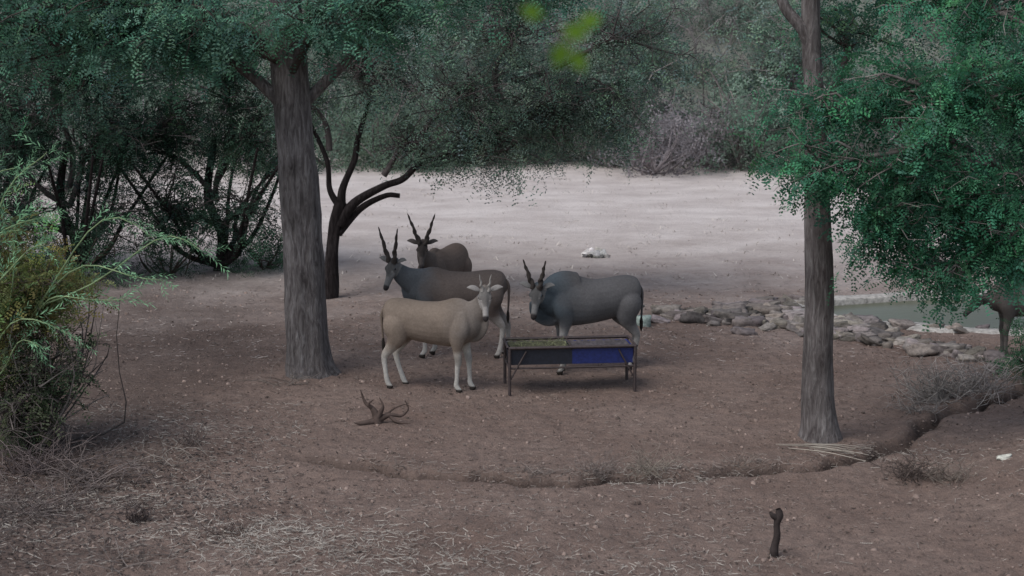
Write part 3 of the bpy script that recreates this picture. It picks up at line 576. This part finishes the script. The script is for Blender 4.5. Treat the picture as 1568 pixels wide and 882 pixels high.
def twigs(name,x,y,n,r,h,col,seed,rad=.006,flat=.5):
    rn=np.random.default_rng(seed); t=MB(); z=float(gh(x,y))
    for k in range(n):
        a=rn.uniform(0,6.28); s=np.array([x+rn.normal(0,r*.2),y+rn.normal(0,r*.2),z-.01]); en=s+np.array([math.cos(a)*r*rn.uniform(.3,1),math.sin(a)*r*rn.uniform(.3,1)*.7,h*rn.uniform(flat*.2,1)])
        c=curve(s,en,6,rn,.14); tube(t,c,np.linspace(rad,rad*.35,6),4,np.array(col)*rn.uniform(.5,1.3))
        for _ in range(2):
            i=rn.integers(2,5); tube(t,curve(c[i],c[i]+rn.normal(0,.3,3)*r*[1,1,.7]+[0,0,.02],4,rn,.1),np.linspace(rad*.6,rad*.25,4),3,np.array(col)*rn.uniform(.5,1.3))
    return t.build(name,WOOD)
twigs('dry_grass_tuft',1.75,20.3,60,.5,.30,(.28,.24,.20),1,.004)
twigs('dry_grass_tuft',1.1,20.2,50,.5,.25,(.24,.2,.18),2,.004)
twigs('dry_grass_tuft',.2,20.05,24,.5,.14,(.24,.2,.18),22,.004)
twigs('dry_grass_tuft',3.0,20.6,20,.4,.12,(.26,.22,.19),23,.004)
twigs('dead_weed',5.05,19.95,60,.45,.36,(.12,.095,.085),3,.007)
twigs('dead_weed',5.5,19.8,40,.5,.28,(.24,.2,.17),13,.006)
twigs('dead_weed',-4.25,17.9,26,.22,.32,(.09,.072,.068),4,.007)
twigs('dead_weed',-4.4,21.6,22,.3,.4,(.16,.13,.12),5,.005)
twigs('dead_weed',-3.2,17.4,14,.4,.1,(.13,.10,.09),6,.006)
twigs('dry_bush',6.5,24.1,110,.75,.6,(.32,.29,.265),7,.008)
twigs('dry_bush',7.2,24.5,90,.8,.55,(.36,.32,.30),8,.008)
twigs('dry_bush',6.0,23.4,40,.6,.25,(.28,.25,.23),17,.006)
twigs('fallen_twigs',-5.4,19.9,50,1.0,.3,(.17,.14,.13),9,.009)
twigs('fallen_twigs',-6.2,20.3,60,1.0,.5,(.15,.12,.115),10,.009)
twigs('fallen_twigs',-5.6,18.3,40,1.1,.25,(.17,.14,.13),11,.008)
twigs('fallen_twigs',-6.1,16.8,40,1.1,.25,(.15,.13,.12),12,.008)
twigs('fallen_twigs',-4.2,16.4,24,1.0,.15,(.2,.17,.155),16,.006)
twigs('fallen_twigs',-3.6,25.2,14,.8,.2,(.2,.17,.15),14,.006)
twigs('fallen_twigs',-4.6,21.0,16,1.0,.1,(.3,.27,.24),15,.005)
t=MB(); rn=np.random.default_rng(3); bx2,by2=-1.95,22.75; z=float(gh(bx2,by2))
def br(pts,rad,col=(.09,.066,.057)):
    q=catmull(np.column_stack([np.array(pts)+[bx2,by2,z],rad]),5); tube(t,q[:,:3],np.maximum(q[:,3],.004),8,col,.3)
br([(.02,0,-.05),(.0,0,.1),(-.06,0,.22),(-.16,.03,.30),(-.22,.03,.48)],[.08,.065,.04,.026,.008])
br([(0,0,.05),(.06,-.02,.16),(.1,-.02,.26),(.05,0,.38)],[.06,.04,.022,.006])
br([(0,0,.03),(.2,0,.12),(.36,.03,.10),(.46,.02,.2),(.42,0,.33)],[.06,.03,.02,.012,.005])
br([(.2,0,.1),(.3,-.05,.03),(.5,-.1,.02)],[.03,.02,.006])
br([(.1,0,.08),(.25,.05,.2),(.4,.05,.26),(.5,.02,.24)],[.02,.014,.010,.004])
br([(-.05,0,.2),(-.1,-.05,.3),(-.02,-.05,.36)],[.03,.02,.006])
br([(0,0,.03),(-.2,-.1,.02),(-.3,-.15,.04)],[.05,.03,.008])
t.build('dead_branch',WOOD,None,True)
t=MB(); bx2,by2=2.87,17.1; z=float(gh(bx2,by2))
br([(0,0,-.12),(.0,0,.08),(.025,0,.22),(.02,0,.36),(.045,0,.46),(.03,0,.53)],[.055,.045,.042,.04,.05,.03],(.045,.036,.034)); br([(.03,0,.42),(-.03,-.02,.46),(-.06,-.02,.5)],[.035,.03,.015],(.045,.036,.034))
t.build('dead_stump',WOOD,None,True)
t=MB(); bx2,by2=4.3,21.1; z=float(gh(4.0,21.3))
for k in range(12):
    a=rn.uniform(-.55,-.1); L=rn.uniform(.5,1.1); x0=rn.uniform(-.8,-.1); y0=rn.uniform(.0,.35)
    br([(x0,y0,.05),(x0+L*.5*math.cos(a),y0+L*.5*math.sin(a),.07),(x0+L*math.cos(a),y0+L*math.sin(a),.03)],[.004,.006,.003],np.array((.40,.355,.30))*rn.uniform(.6,1.2))
t.build('straw_stalks',STRAW)
mw=MB(); rock(mw,6.3,20.2,.12,.06,.03,.1,(.7,.7,.68),np.random.default_rng(4)); mw.build('white_litter',ROCK)
# ---------------- near overhanging branch (out of focus leaves)
e=empty('overhanging_tree'); w=MB();l=MB(); rn=np.random.default_rng(2)
tube(w,catmull(np.array([(-2.6,2.6,0),(-2.5,2.7,3),(-2.2,2.8,5.5),(-1.2,2.9,7.0),(-.3,3.0,7.1),(.05,3.05,6.6),(.1,3.05,6.0)],float),6),np.interp(np.linspace(0,1,37),[0,.5,.8,.97,1],[.16,.12,.03,.003,.0015]),8,(.08,.1,.05))
lv=[]
for (dx,dz,a,L) in [(.0,-.01,-.3,.055),(.01,-.03,-1.9,.06),(.03,-.005,.3,.05),(-.03,.01,2.8,.05),(.02,-.05,-1.0,.05)]:
    p=np.array([.09+dx,3.05,5.96+dz]); d=np.array([math.cos(a),.1,math.sin(a)])*L; wv=np.array([-math.sin(a),.2,math.cos(a)])*L*.33
    lv.append([p,p+d*.5+wv,p+d,p+d*.5-wv])
l.add(np.array(lv).reshape(-1,3),np.arange(20).reshape(-1,4),(.13,.24,.03)); w.build('branches',WOOD,e,True); l.build('leaves',LEAF,e)
# ---------------- world, sun, camera
W=D.worlds.new('World'); S.world=W; W.use_nodes=True; nt=W.node_tree
sky=nt.nodes.new('ShaderNodeTexSky'); sky.sky_type='NISHITA'; sky.sun_disc=False
el=math.radians(55); az=math.radians(-130)
sky.sun_elevation=el; sky.sun_rotation=az
hsv=nt.nodes.new('ShaderNodeHueSaturation'); hsv.inputs['Saturation'].default_value=.6
nt.links.new(sky.outputs[0],hsv.inputs['Color']); nt.links.new(hsv.outputs[0],nt.nodes['Background'].inputs['Color']); nt.nodes['Background'].inputs['Strength'].default_value=.15
sl=D.lights.new('sun','SUN'); sl.energy=2.1; sl.angle=math.radians(40); sl.color=(1,.96,.92); so=D.objects.new('sun',sl); link(so)
dv=Vector((math.sin(az)*math.cos(el),math.cos(az)*math.cos(el),math.sin(el))); so.rotation_euler=dv.to_track_quat('Z','Y').to_euler()
cd=D.cameras.new('camera'); cd.lens=57.4; cd.sensor_width=36; cd.clip_end=2000; cd.dof.use_dof=True; cd.dof.focus_distance=25.5; cd.dof.aperture_fstop=1.8
co=D.objects.new('camera',cd); link(co); co.location=(0,0,6); co.rotation_euler=(math.radians(80),0,0); S.camera=co
S.view_settings.view_transform='Standard'; S.view_settings.look='None'; S.view_settings.exposure=0
